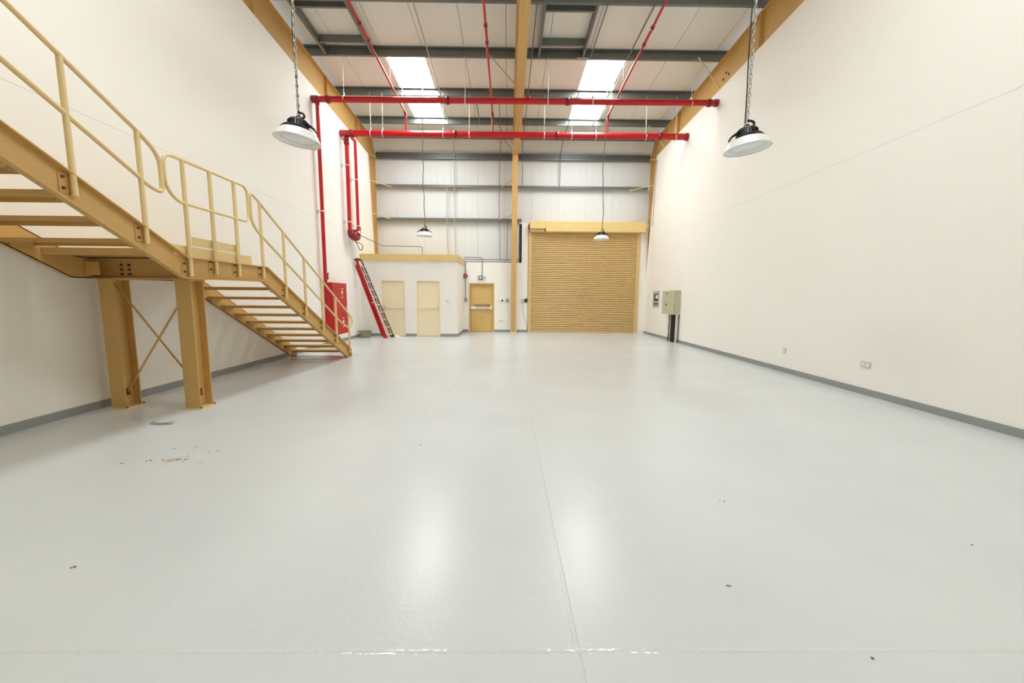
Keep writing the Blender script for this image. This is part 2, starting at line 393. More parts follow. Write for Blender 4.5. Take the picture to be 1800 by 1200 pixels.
# ---------------------------------------------------------------- steel portal frames
def y_at(fz, z): return fz(z)
def side_frame(name, xf, zf, ye, sgn, label, braces):
    o = thing(name, label, 'steel frame', (xf(17)+sgn*.1, 17, 0))
    web = lambda y: xf(y)+sgn*.1
    zk = zf(ye(zf(16.3))); yk = ye(zk)
    # column
    c = G().prism([(web(17), y, z) for y, z in ((ye(0), 0), (17.1, 0), (17.1, 7.45), (yk, zk))], (sgn*.012, 0, 0))
    part('column_web', c, 'tan', o)
    g = G().strip([(xf(ye(0)), ye(0), 0), (xf(yk), yk, zk)], (sgn*.2, 0, 0), (0, .016, 0)); part('inner_flange', g, 'tan', o)
    part('outer_flange', G().box(xf(17.1), xf(17.1)+sgn*.2, 17.1, 17.118, 0, 7.5) if sgn > 0 else G().box(xf(17.1)-.2, xf(17.1), 17.1, 17.118, 0, 7.5), 'tan', o)
    part('base_plate', G().box(min(xf(17), xf(17)+sgn*.22), max(xf(17), xf(17)+sgn*.22), ye(0)-.03, 17.15, 0, .02), 'tan', o)
    # rafter
    top = lambda y: zp(y)-.012
    r = G().prism([(web(YF), YF, zf(YF)), (web(yk), yk, zk), (web(17.1), 17.1, 7.45), (web(16.75), 16.75, top(16.75)), (web(YF), YF, top(YF))], (sgn*.012, 0, 0))
    part('rafter_web', r, 'tan', o)
    part('bottom_flange', G().strip([(xf(YF), YF, zf(YF)), (xf(yk), yk, zk)], (sgn*.2, 0, 0), (0, 0, .016)), 'tan', o)
    part('top_flange', G().strip([(xf(YF), YF, top(YF)), (xf(16.75), 16.75, top(16.75)), (xf(17.12), 17.12, 7.48)], (sgn*.2, 0, 0), (0, 0, .012)), 'tan', o)
    part('knee_stiffener', G().prism([(xf(17), yk, zk), (xf(17), 17.08, 7.45), (web(17), 17.08, 7.45), (web(17), yk, zk)], (0, 0, .016)), 'tan', o)
    for ys in ((9.2, 12.73, 15.2) if sgn < 0 else (9.9, 14.5)):
        part('stiffener', G().box(min(xf(ys)+sgn*.01, web(ys)), max(xf(ys)+sgn*.01, web(ys)), ys, ys+.014, zf(ys), top(ys)), 'tan', o)
    for a, b in braces:
        part('fly_brace', G().tube([a, b], .02, 4), 'tanrail', o)
    bl = G()
    for q in range(3): bl.cyl((web(11.6)-sgn*.001, 11.35+.14*q, zf(11.5)+.28+.1*(q % 2)), (web(11.6)-sgn*.025, 11.35+.14*q, zf(11.5)+.28+.1*(q % 2)), .03, 6)
    if sgn > 0: part('bolts', bl, 'rust', o, kind='stuff')
    return o
side_frame('portal_frame', xl, zl, yel, -1, 'tan steel frame along the top of the wall behind the stairs',
   [((-5.67, 16.45, 6.26), (-4.95, 17.03, 6.14)), ((-5.68, 16.6, 4.98), (-5.1, 17.03, 4.84)), ((-5.64, 16.3, 7.2), (-5.6, 17.0, 7.36))])
side_frame('portal_frame', xr, zr, yer, 1, 'tan steel frame along the top of the electrical box wall',
   [((6.03, 16.6, 6.24), (5.17, 17.03, 6.12)), ((6.05, 16.85, 5.02), (5.2, 17.03, 4.82)), ((6.02, 16.45, 7.24), (5.95, 17.0, 7.36)),
    ((5.3, 11.6, zp(11.6)+.02), (5.97, 11.6, zr(11.6)+.01)), ((5.35, 15.55, zp(15.5)+.02), (6.02, 15.6, zr(15.6)+.01))])
# centre frame
o = thing('portal_frame', 'tan centre column and rafter between exit door and shutter', 'steel frame', (.23, 17, 0))
def xcn(y): return .305 if y < 14 else .305-.055*(y-14)/2.3
ck = (16.3, zc(16.3))
part('inner_flange', G().prism([(.125, 16.86, 0), (.325, 16.86, 0), (.362, ck[0], ck[1]), (.13, ck[0], ck[1])], (0, .018, 0)), 'tan', o)
part('column_web', G().prism([(.22, 16.87, 0), (.22, 17.03, 0), (.22, 17.03, 7.3), (.24, 16.31, ck[1])], (.012, 0, 0)), 'tan', o)
part('outer_flange', G().box(.125, .325, 17.03, 17.046, 0, 7.34), 'tan', o)
ry = [YF, 8.6, 14.7, 16.3]; rcx = [.30, .30, .305, .245]
bf = G()
for i in range(3):
    y0, y1 = ry[i], ry[i+1]
    bf.prism([(rcx[i]-.118, y0, zc(y0)), (rcx[i]+.118, y0, zc(y0)), (rcx[i+1]+.116, y1, zc(y1)), (rcx[i+1]-.116, y1, zc(y1))], (0, 0, .018))
part('bottom_flange', bf, 'tan', o)
part('rafter_web', G().prism([(.26, YF, zc(YF)), (.26, 16.3, zc(16.3)), (.26, 17.09, 7.34), (.26, 17.09, 7.62), (.26, 16.75, zp(16.75)-.012), (.26, YF, zp(YF)-.012)], (.012, 0, 0)), 'tan', o)
part('top_flange', G().strip([(.14, YF, zp(YF)-.014), (.14, 16.75, zp(16.75)-.014)], (.24, 0, 0), (0, 0, .012)), 'tan', o)
part('base_plate', G().box(.08, .37, 16.82, 17.05, 0, .025), 'tanrail', o)
for a, b in [((-.6, 11.6, zp(11.6)+.02), (.2, 11.65, zc(11.65)+.01)), ((-.52, 15.5, zp(15.5)+.02), (.2, 15.55, zc(15.5)+.01)), ((-.2, 16.75, 8.02), (.16, 16.4, zc(16.3)+.1)),
             ((-.41, 17.05, 6.14), (.17, 16.6, 6.4)), ((-.45, 17.05, 4.84), (.17, 16.72, 5.0))]:
    part('fly_brace', G().tube([a, b], .018, 4), 'tan', o)

# ---------------------------------------------------------------- purlins and girts
def purlin(y, lab, lap=None):
    z = zp(y); x0, x1 = -5.85, 6.2
    o = thing('roof_purlin', lab, 'purlin', (0, y, z), 'grey roof purlins across the hall')
    part('web', G().box(x0, x1, y, y+.006, z, z+.215), 'grey', o)
    part('bottom_flange', G().box(x0, x1, y+.006, y+.075, z, z+.006).box(x0, x1, y+.069, y+.075, z+.006, z+.024), 'grey', o)
    part('top_flange', G().box(x0, x1, y-.07, y, z+.209, z+.215).box(x0, x1, y-.07, y-.064, z+.19, z+.209), 'grey', o)
    if lap: part('lit_lap_plate', G().box(lap[0], lap[1], y-.02, y-.003, z-.004, z+.012), 'zinc', o)  # pale zinc colour stands for the roof light glow on the flange lap
for y, lab, lap in ((9.74, 'grey roof purlin closing the near end of the square roof frames', None),
               (11.69, 'grey roof purlin at the near end of both bright roof lights', (1.89, 2.22)),
               (13.67, 'grey roof purlin crossing the middle of both bright roof lights', None),
               (15.58, 'grey roof purlin at the far end of both bright roof lights', (1.83, 2.25)),
               (16.8, 'grey roof purlin just above the thicker red main pipe, next to the eave', None)):
    purlin(y, lab, lap)
o = thing('eave_girt', 'dark grey eave beam on top of the back wall sheets', 'girt', (0, 17.15, 7.36))
part('web', G().box(-5.67, 6.03, 17.12, 17.128, 7.36, 7.6), 'greyd', o)
part('lip', G().box(-5.67, 6.03, 17.105, 17.12, 7.36, 7.385).box(-5.67, 6.03, 17.105, 17.12, 7.575, 7.6).box(-5.67, 6.03, 17.128, 17.24, 7.36, 7.37).box(-5.67, 6.03, 17.1, 17.12, 7.47, 7.485), 'grey', o)
for z, lab, x1 in ((6.18, 'grey wall girt across the back panels, the upper of two', 5.95), (4.79, 'grey wall girt across the back panels, level with the shutter hood', .56)):
    o = thing('wall_girt', lab, 'girt', (0, 17.15, z), 'grey girts on the back wall')
    part('web', G().box(-5.7, x1, 17.06, 17.24, z+.07, z+.076), 'grey', o)
    part('front_flange', G().box(-5.7, x1, 17.054, 17.06, z+.01, z+.076).box(-5.7, x1, 17.06, 17.08, z+.01, z+.016), 'grey', o)
    part('back_flange', G().box(-5.7, x1, 17.234, 17.24, z+.076, z+.15), 'grey', o)

# square upstand frames in the roof between the two nearest purlins
for x0, x1, lab in ((-5.15, -3.9, 'square grey roof frame beside the chain of the lamp near the stairs'), (.84, 2.03, 'square grey roof frame beside the centre rafter')):
    o = thing('roof_frame', lab, 'roof frame', ((x0+x1)/2, 10.6, zp(10.6)), 'square grey frames under the roof')
    for x, s in ((x0, 1), (x1, -1)):
        g = G(); y0, y1 = 9.75, 11.69
        g.prism([(x, y0, zp(y0)+.02), (x, y1, zp(y1)+.02), (x, y1, zp(y1)+.215), (x, y0, zp(y0)+.215)], (.008, 0, 0))
        g.prism([(x, y0, zp(y0)+.02), (x, y1, zp(y1)+.02), (x+s*-.06, y1, zp(y1)+.02), (x+s*-.06, y0, zp(y0)+.02)], (0, 0, .008))
        part('side_beam', g, 'grey', o)
    for y in (10.02, 11.22):
        part('cross_beam', G().box(x0+.01, x1-.01, y, y+.008, zp(y)+.03, zp(y)+.215).box(x0+.01, x1-.01, y+.008, y+.06, zp(y)+.03, zp(y)+.038), 'grey', o)

# ---------------------------------------------------------------- roller shutter
YS = 17.0
o = thing('roller_shutter', 'closed tan roller shutter with a box hood', 'shutter', (3.3, YS, 0))
SH0, SH1 = .995, 5.585
pitch = 4.36/54
prof = [(17.064, 0), (17.034, .008), (17.020, .024), (17.020, .044), (17.034, .060), (17.064, .068), (17.07, pitch)]
slat = G().add([(x-3.3, y-YS, z) for x in (SH0-.04, SH1+.04) for y, z in prof], [(i, i+1, 7+i+1, 7+i) for i in range(6)], True)
sm = slat.mesh('slat'); sm.materials.append(M['shut'])
for i in range(54):
    q = bpy.data.objects.new('slat', sm); COL.objects.link(q); q.parent = o; q.location = (0, 0, .03+i*pitch)
part('bottom_bar', G().box(SH0-.03, SH1+.03, 17.02, 17.075, .004, .04), 'shut', o)
for x0, x1 in ((.86, 1.0), (5.58, 5.725)):
    part('guide_rail', G().box(x0, x1, 17.0, 17.02, 0, 4.36).box(x0, x0+.02, 17.02, 17.1, 0, 4.36).box(x1-.02, x1, 17.02, 17.1, 0, 4.36).box(x0+.02, x1-.02, 17.07, 17.1, 0, 4.36), 'shut', o)
part('hood', G().box(1.59, 5.86, 16.78, 17.3, 4.345, 4.76), 'fascia', o)
part('motor_hood', G().box(.9, 1.585, 16.78, 17.3, 4.47, 4.775), 'fascia', o)
part('drive_box', G().box(.92, 1.54, 16.86, 17.0, 4.345, 4.47), 'shut', o)
part('back_sheet', G().box(.86, 5.74, 17.12, 17.16, 0, 4.5), 'shut', o)

# ---------------------------------------------------------------- staircase
stair = thing('staircase', 'tan steel open-tread staircase with landing on two columns', 'staircase', (-4.77, 6.5, 0))
ZT = 2.016; RS = .1672; GO = .3245
webp = [(.6, 4.02), (4.905, 1.745), (6.456, 1.765), (9.66, 0), (9.86, 0), (9.86, .2), (6.57, 2.02), (4.965, 2.02), (.6, 4.31)]
bot = [(.6, 4.02), (4.905, 1.745), (6.456, 1.765), (9.66, 0)]
top = [(.6, 4.31), (4.965, 2.02), (6.57, 2.02), (9.86, .2)]
for xw, s in ((-4.10, 1), (-5.445, -1)):
    w_ = .07 if s > 0 else .03
    st = part('stringer', G().prism([(xw, y, z) for y, z in webp], (s*.008, 0, 0)), 'tan', stair)
    part('flange', G().strip([(xw, y, z) for y, z in bot], (s*w_, 0, 0), (0, 0, .013)).strip([(xw, y, z-.013) for y, z in top], (s*w_, 0, 0), (0, 0, .013)), 'tan', st)
    part('end_plate', G().box(min(xw, xw+s*w_), max(xw, xw+s*w_), 9.85, 9.862, 0, .2), 'tan', st)
def tread_geo():
    g = G(); x0, x1 = -5.443, -4.103
    g.box(x0, x1, 0, .29, .044, .05).box(x0, x1, 0, .006, 0, .044).box(x0, x1, .284, .29, 0, .044)
    for xx in (x0+.01, x1-.04): g.box(xx, xx+.03, .05, .24, -.035, .044)
    return g
tg = tread_geo(); tm = tg.mesh('tread', (-4.77, 0, 0)); tm.materials.append(M['tan'])
def put_tread(y, z):
    q = bpy.data.objects.new('tread', tm); COL.objects.link(q); q.parent = stair; q.location = (0, y-6.5, z)
for kk in range(11): put_tread(6.40+GO*kk, 1.8-RS*kk)
for kk in range(1, 12): put_tread(4.27-.3245*(kk-1), 2.141+RS*(kk-1)-.05)
dk = part('landing_deck', G().box(-5.44, -4.103, 4.612, 6.62, 2.02, 2.028), 'tan', stair)
part('deck_lip', G().box(-5.44, -4.103, 4.605, 4.612, 2.0, 2.08).box(-5.44, -4.103, 4.612, 4.66, 2.0, 2.008), 'tan', dk)
part('deck_lip', G().box(-5.44, -4.103, 6.608, 6.62, 1.96, 2.02), 'tan', dk)
part('deck_joist', G().box(-5.44, -4.103, 5.9, 5.91, 1.90, 2.008).box(-5.44, -4.103, 5.91, 5.96, 1.90, 1.91), 'tan', dk)
bm_ = part('cross_beam', G().box(-5.44, -4.105, 5.215, 5.225, 1.75, 2.0).box(-5.44, -4.105, 5.12, 5.32, 1.742, 1.756).box(-5.44, -4.105, 5.12, 5.32, 1.988, 2.0), 'tan', stair)
g = G()
for xx in (-5.12, -5.02):
    for zz in (1.81, 1.87, 1.93): g.cyl((xx, 5.215, zz), (xx, 5.198, zz), .016, 6)
part('bolts', g, 'rust', bm_, kind='stuff')
part('end_cleat', G().box(-5.43, -5.25, 5.05, 5.06, 1.79, 1.96), 'tan', bm_)
for x0, x1 in ((-4.36, -4.16), (-5.35, -5.155)):
    ya, yb = 5.112, 5.335; xm = (x0+x1)/2
    c = part('support_column', G().box(x0, x1, ya, ya+.013, .018, 1.742).box(x0, x1, yb-.013, yb, .018, 1.742).box(xm-.005, xm+.005, ya+.013, yb-.013, .018, 1.742), 'tan', stair)
    part('base_plate', G().box(x0-.02, x1+.025, ya-.02, yb+.03, 0, .018), 'tanrail', c)
    part('cap_plate', G().box(x0-.01, x1+.01, ya-.01, yb+.01, 1.728, 1.742), 'tan', c)
    b = G()
    for yy in (ya-.002, yb+.012): b.cyl((x1+.01, yy, .018), (x1+.01, yy, .034), .012, 6)
    b.box(xm+.006, xm+.012, 5.18, 5.27, .16, .26).cyl((xm+.012, 5.22, .2), (xm+.035, 5.22, .2), .018, 6)
    part('bolts', b, 'rust', c, kind='stuff')
part('cross_brace', G().tube([(-5.26, 5.226, 1.70), (-4.25, 5.226, .27)], .012, 6), 'tan', stair)
part('cross_brace', G().tube([(-4.25, 5.246, 1.70), (-5.26, 5.246, .20)], .012, 6), 'tan', stair)
for pts, zz in (((4.82, 6.255), (2.03, 2.158)), ((5.12, 5.95), (2.172, 2.287))):
    part('toe_board', G().box(-4.096, -4.088, pts[0], pts[1], zz[0], zz[1]), 'tanrail', stair)
XP = -4.052
def rail(pts, posts, r=.023):
    q = part('handrail', G().tube(fillet([(XP, y, z) for y, z in pts], .13, 6, True), r, 10, closed=True), 'tanrail', stair)
    for y, z0, z1 in posts:
        p = part('post', G().tube([(XP-.002, y, z0), (XP-.002, y, z1)], .0245, 12), 'tanrail', q)
        b = G().box(-4.092, -4.084, y-.095, y+.02, z0+.02, z0+.2).box(-4.092, XP-.02, y-.014, y+.014, z0+.04, z0+.18)
        b.cur = 1
        for zz in (z0+.06, z0+.16): b.cyl((-4.084, y-.066, zz), (-4.066, y-.066, zz), .013, 6)
        part('post_bracket', b, 'tan', stair, mats=['tan', 'rust'])
rail([(.6, 5.335), (3.43, 3.853), (4.50, 3.285), (4.70, 3.13), (4.70, 2.72), (4.55, 2.755), (3.31, 3.412), (.6, 4.84)],
     [(1.6, 3.5, 4.8), (2.75, 2.93, 4.2), (3.76, 2.45, 3.675), (4.445, 2.11, 3.31)])
rail([(4.745, 3.2), (6.2, 3.2), (6.2, 2.675), (4.90, 2.675), (4.745, 2.82)], [(5.015, 1.775, 3.2), (5.45, 1.83, 3.2), (5.91, 1.823, 3.2)], .02)
rail([(6.262, 3.14), (6.38, 3.095), (9.85, 1.072), (10.0, .97), (10.0, .77), (9.78, .74), (9.31, .928), (6.40, 2.56), (6.262, 2.70)],
     [(6.488, 1.825, 3.03), (7.11, 1.485, 2.668), (7.773, 1.13, 2.285), (8.45, .795, 1.888), (9.09, .45, 1.515), (9.806, .108, 1.1)], .02)

# ---------------------------------------------------------------- red sprinkler pipes
def ring(g, c, ax, r, l, n=14):
    ax = Vector(ax).normalized(); c = Vector(c)
    g.lathe([(r*.8, -l/2), (r, -l/2), (r, l/2), (r*.8, l/2)], c, n, ax); return g
def hangers(o, xs, y, zc_, r, ztop):
    for x in xs:
        g = G().cyl((x, y, zc_+r), (x, y, ztop), .006, 6)
        g.lathe([(r+.002, -.014), (r+.008, -.014), (r+.008, .014), (r+.002, .014)], (x, y, zc_), 18, (1, 0, 0))
        g.box(x-.016, x+.016, y-.02, y+.02, zc_+r, zc_+r+.09)
        part('hanger', g, 'zinc', o)
Y1, Z1, R1 = 11.67, 7.10, .08
m1 = thing('sprinkler_main', 'thinner red sprinkler main crossing the hall below the roof lights', 'pipe', (0, Y1, Z1))
part('pipe', G().tube([(-5.55, Y1, Z1-.02), (5.9, Y1, Z1+.025)], R1, 18), 'red', m1)
for x in (-5.16, -1.77, 1.65, 5.72): part('coupling', ring(G(), (x, Y1, Z1+x*.004), (1, 0, 0), R1+.022, .1), 'reddk', m1)
part('end_cap', G().tube([(5.86, Y1, Z1+.025), (5.955, Y1, Z1+.025)], R1+.018, 16), 'reddk', m1)
part('elbow', G().tube(fillet([(-5.44, Y1, Z1-.02), (-5.58, Y1, Z1-.02), (-5.605, Y1, Z1-.02)], .05), R1+.016, 16), 'reddk', m1)
part('tee', G().tube([(-5.47, Y1, Z1-.02), (-5.47, Y1, Z1-.16)], .066, 14), 'reddk', m1)
part('air_valve', G().lathe([(.03, .07), (.055, .08), (.06, .12), (.04, .155), (0, .165)], (.517, Y1, Z1), 12), 'red', m1)
hangers(m1, (-4.71, -1.27, 1.09, 2.37, 5.21), Y1, Z1, R1, zp(11.69)+.01)
Y2, Z2, R2 = 13.55, 6.925, .1
m2 = thing('sprinkler_main', 'thicker red sprinkler main in front of the eave', 'pipe', (0, Y2, Z2))
part('pipe', G().tube([(-5.63, Y2, Z2-.005), (5.93, Y2, Z2+.02)], R2, 20), 'red', m2)
for x in (-5.24, -1.82, 1.59, 5.05): part('coupling', ring(G(), (x, Y2, Z2+x*.002), (1, 0, 0), R2+.024, .1), 'reddk', m2)
part('end_cap', G().tube([(5.9, Y2, Z2+.02), (5.985, Y2, Z2+.02)], R2+.02, 18), 'reddk', m2)
hangers(m2, (-4.62, -4.22, -2.21, -1.34, 1.16, 2.08, 2.89, 4.57, 5.57), Y2, Z2, R2, zp(13.6)+.01)
# branch lines along the roof
zb = lambda y: 7.60+.045*(12.77-y)
for x, lab in ((-3.45, 'thin red branch pipe along the roof, nearest the stair wall'), (-.57, 'thin red branch pipe along the roof beside the centre rafter'), (3.28, 'thin red branch pipe along the roof, nearest the electrical box wall')):
    o = thing('branch_pipe', lab, 'pipe', (x, 11, zb(11)), 'red branch pipes along the roof')
    part('pipe', G().tube(fillet([(x, -2, zb(-2)), (x, Y2, zb(Y2)), (x, Y2, Z2+R2*.6)], .06), .028, 12), 'red', o)
    for y in (9.6, 10.15): part('coupling', ring(G(), (x, y, zb(y)), (0, 1, -.045), .044, .09, 12), 'reddk', o)
    part('sleeve', G().tube([(x, 9.63, zb(9.63)), (x, 10.12, zb(10.12))], .034, 12), 'red', o)
    part('elbow', G().tube(fillet([(x, Y2-.12, zb(Y2-.12)), (x, Y2, zb(Y2)), (x, Y2, zb(Y2)-.14)], .06), .04, 12), 'reddk', o)
    for y in (11.9, 13.2):
        part('hanger', G().cyl((x, y, zb(y)+.028), (x, y, zroof(y)-.004), .005, 5), 'zinc', o)
# risers down the stair-side wall
def bracket(o, y, x, z, r):
    g = G().box(xl(y), xl(y)+.03, y-.03, y+.03, z-.05, z+.05).cyl((xl(y)+.02, y, z), (x-r, y, z), .012, 6)
    g.lathe([(r+.001, -.015), (r+.008, -.015), (r+.008, .015), (r+.001, .015)], (x, y, z), 14)
    part('wall_bracket', g, 'zinc', o)
o = thing('riser_pipe', 'red drop pipe running down to the hose cabinet', 'pipe', (-5.47, Y1, 2))
part('pipe', G().tube([(-5.47, Y1, Z1-.1), (-5.47, Y1, 1.93)], .052, 14), 'red', o)
for z in (5.75, 4.0): bracket(o, Y1, -5.47, z, .052)
part('drain_valve', G().tube(fillet([(-5.47, Y1, 2.2), (-5.47, Y1+.16, 2.2), (-5.47, Y1+.16, 2.03)], .03), .018, 8).box(-5.5, -5.44, Y1+.1, Y1+.2, 2.2, 2.23), 'rust', o)
o = thing('riser_pipe', 'red riser down from the thicker main with the alarm valve', 'pipe', (-5.44, Y2, 3.7))
part('pipe', G().tube([(-5.44, Y2, Z2-.05), (-5.44, Y2, 3.72)], .064, 14), 'red', o)
part('upper_coupling', ring(G(), (-5.44, Y2, 6.62), (0, 0, 1), .085, .1), 'reddk', o)
part('tee', ring(G(), (-5.44, Y2, 6.74), (0, 0, 1), .08, .16), 'reddk', o)
for z in (5.9, 4.05): bracket(o, Y2, -5.44, z, .064)
part('lower_elbow', G().tube(fillet([(-5.44, Y2, 3.78), (-5.44, Y2, 3.6), (-5.44, Y2+.18, 3.6)], .12), .082, 14), 'reddk', o)
v = part('alarm_valve', G().tube([(-5.44, Y2+.15, 3.6), (-5.44, Y2+.26, 3.6), (-5.44, Y2+.34, 3.6), (-5.44, Y2+.5, 3.6), (-5.44, Y2+.62, 3.6)], [.1, .1, .13, .12, .08], 16), 'reddk', o)
part('bonnet', G().lathe([(.09, .06), (.09, .14), (.06, .15), (.05, .22), (.07, .23), (.07, .26), (0, .26)], (-5.44, Y2+.4, 3.6), 14), 'red', v)
part('trim_loop', G().tube(fillet([(-5.40, Y2+.35, 3.72), (-5.3, Y2+.35, 3.95), (-5.3, Y2+.6, 4.0), (-5.36, Y2+.72, 3.8)], .07), .016, 8), 'reddk', v)
part('gauge', G().lathe([(0, -.02), (.045, -.02), (.045, .02), (0, .02)], (-5.28, Y2+.4, 3.78), 12, (1, -.4, 0)), 'white', v)
part('drain_loop', G().tube(fillet([(-5.44, Y2+.42, 3.5), (-5.4, Y2+.75, 3.2), (-5.4, Y2+.98, 3.24), (-5.4, Y2+1.0, 3.42), (-5.42, Y2+.5, 3.46)], .05), .014, 8), 'cable', v)
o = thing('riser_pipe', 'red riser standing just beyond the alarm valve riser', 'pipe', (-5.44, 14.3, 3.7))
part('pipe', G().tube(fillet([(-5.44, Y2+.08, Z2+.03), (-5.44, 14.3, Z2+.03), (-5.44, 14.3, 3.62), (-5.44, 14.15, 3.62)], .035), .052, 14), 'red', o)
part('lower_elbow', G().tube(fillet([(-5.44, 14.3, 3.8), (-5.44, 14.3, 3.6), (-5.44, 14.14, 3.6)], .1), .074, 14), 'reddk', o)
for z in (5.65, 4.05): bracket(o, 14.3, -5.44, z, .052)
solo('test_pipe', G().tube(fillet([(-5.40, 14.35, 3.74), (-5.46, 16.98, 3.7), (-3.74, 17.0, 3.68), (-3.74, 17.0, 3.14)], .05), .015, 8), 'condd', 'thin dark pipe from the alarm valve along the back panels', 'pipe', (-5.4, 14.35, 3.7))
# hose cabinet
c0, c1 = 11.86, 12.9; XA, XB = xl(12)+.003, -5.365
o = thing('hose_cabinet', 'tall red fire hose cabinet on the wall behind the handrail', 'cabinet', ((XA+XB)/2, 12.4, .32))
part('body', G().box(XA, XB-.02, c0, c1, .32, 1.95), 'red', o)
dd = part('door', G().cbox(XB-.018, XB, c0+.004, c1-.004, .324, 1.946, .006), 'red', o)
part('handle', G().box(XB, XB+.02, c1-.1, c1-.07, 1.08, 1.22), 'steel', dd)
g = G()
def hose_icon(zc0, yc0):
    g.box(XB, XB+.002, yc0-.05, yc0+.05, zc0+.02, zc0+.1).box(XB, XB+.002, yc0-.012, yc0+.012, zc0-.06, zc0+.02)
    for kk in range(3): g.box(XB, XB+.002, yc0-.07+.05*kk, yc0-.035+.05*kk, zc0-.12, zc0-.09)
    for kk in range(3): g.box(XB, XB+.002, yc0-.07+.05*kk, yc0-.035+.05*kk, zc0+.15, zc0+.18)
hose_icon(1.6, 12.55); hose_icon(.66, 12.58)
part('white_marks', g, 'white', dd, 'small white fire symbols', kind='stuff')

# ---------------------------------------------------------------- pendant lamps
def wavy(x, y, z0, z1, amp, n, seed):
    rnd = random.Random(seed); out = []
    for i in range(n+1):
        t = i/n; a = amp*math.sin(PI*t)
        out.append((x+rnd.uniform(-1, 1)*a, y+rnd.uniform(-1, 1)*a*.3, z0+(z1-z0)*t))
    return fillet(out, .3, 3)
def lamp(loc, tilt, ztop, lab, chain_len, seed, sway):
    o = thing('pendant_lamp', lab, 'lamp', loc, 'high bay lamps hanging in two rows')
    rot = Matrix.Rotation(tilt, 4, 'Y')
    def P(name, g, mt, par=None, label=None):
        g.v = [tuple(rot @ Vector(v)) for v in g.v]
        q = part(name, g, mt, par or o, label, local=True); ORG[q.name] = Vector((0, 0, 0)); return q
    R = .262
    pro = [(R, 0), (R+.006, .006), (R-.004, .02), (.245, .035), (.226, .08), (.19, .116), (.13, .136), (.09, .15)]
    inn = [(r-.006, h-.003) for r, h in pro[::-1]]
    P('reflector', G().lathe(pro+inn[:-1]+[(R-.004, -.002), (R, 0)], (0, 0, 0), 36), 'alu')
    P('lens', G().lathe([(.0, .02), (.12, .022), (.21, .035), (.225, .05)], (0, 0, 0), 32), 'glass')
    h = P('heat_sink', G().lathe([(.1, .14), (.125, .15), (.125, .172), (.105, .18), (.105, .235), (.092, .25), (.05, .255), (0, .255)], (0, 0, 0), 24), 'black')
    f = G()
    for k_ in range(20):
        a = 2*PI*k_/20; c_, s_ = math.cos(a), math.sin(a)
        f.prism([(c_*.095-s_*.003, s_*.095+c_*.003, .155), (c_*.122-s_*.003, s_*.122+c_*.003, .155), (c_*.122-s_*.003, s_*.122+c_*.003, .22), (c_*.095-s_*.003, s_*.095+c_*.003, .245)], (s_*.006, -c_*.006, 0))
    P('fins', f, 'black', h)
    for a in (0, PI/2, PI):
        c_, s_ = math.cos(a), math.sin(a)
        pts = [(r*c_, r*s_, z) for r, z in ((.06, .19), (.11, .184), (.16, .168), (.205, .138), (.228, .105))]
        g = G()
        for p0, p1 in zip(pts[:-1], pts[1:]):
            wv = Vector((-s_, c_, 0))*.02
            g.prism([Vector(p0)-wv, Vector(p1)-wv, Vector(p1)+wv, Vector(p0)+wv], (0, 0, .03))
        P('arm', g, 'black')
    P('hook', G().tube(fillet([(-.03, 0, .25), (-.03, 0, .295), (.03, 0, .295), (.03, 0, .25)], .03), .007, 8), 'black')
    P('cable_gland', G().tube(fillet([(.04, -.02, .25), (.085, -.02, .285), (.065, -.02, .32), (0, -.02, .335)], .03), .014, 8), 'black')
    top_ = rot @ Vector((0, 0, .29)); L = Vector(loc)
    if chain_len:
        g = G(); z = L.z+top_.z; i = 0
        base = [(math.cos(2*PI*j/10)*.016, math.sin(2*PI*j/10)*.033) for j in range(10)]
        while z < ztop:
            off = sway(z)
            ring_ = [((L.x+top_.x+off+(u if i % 2 == 0 else 0)), L.y+(u if i % 2 else 0), z+.02+v_) for u, v_ in base]
            g.tube(ring_, .0055, 5, closed=True); z += .054; i += 1
        part('chain', g, 'chain', o)
    zz = [L.z+top_.z+.03+(ztop-L.z-top_.z-.03)*t/14 for t in range(15)]
    rnd = random.Random(seed)
    cp = [(L.x+top_.x+sway(z)+((-.02-.012*math.sin(z*3)) if chain_len else 0)+rnd.uniform(-1, 1)*(.006 if chain_len else .028)*(1 if 0 < i < 14 else 0), L.y+(.03 if chain_len else -.012), z) for i, z in enumerate(zz)]
    part('cable', G().tube(fillet(cp, .15, 3), .0075 if chain_len else .0125, 6), 'cable' if chain_len else 'greyd', o)
lamp((-2.605, 5.0, 3.43), .10, zroof(5)-.01, 'large pendant lamp on a chain above the staircase landing side', True, 2, lambda z: -.004*math.sin((z-3.4)*2))
lamp((2.965, 5.0, 3.40), -.10, zroof(5)-.01, 'large pendant lamp on a chain before the bare white wall', True, 5, lambda z: .003*math.sin((z-3.4)*2))
lamp((-2.858, 13.38, 3.582), 0, zroof(13.38)-.01, 'small far pendant lamp hanging above the toilet block doors', False, 8, lambda z: .012*math.sin((z-3.4)*1.6))
lamp((3.158, 13.38, 3.527), 0, zroof(13.38)-.01, 'small far pendant lamp hanging in front of the roller shutter', False, 11, lambda z: .02*math.sin((z-3.4)*1.9))

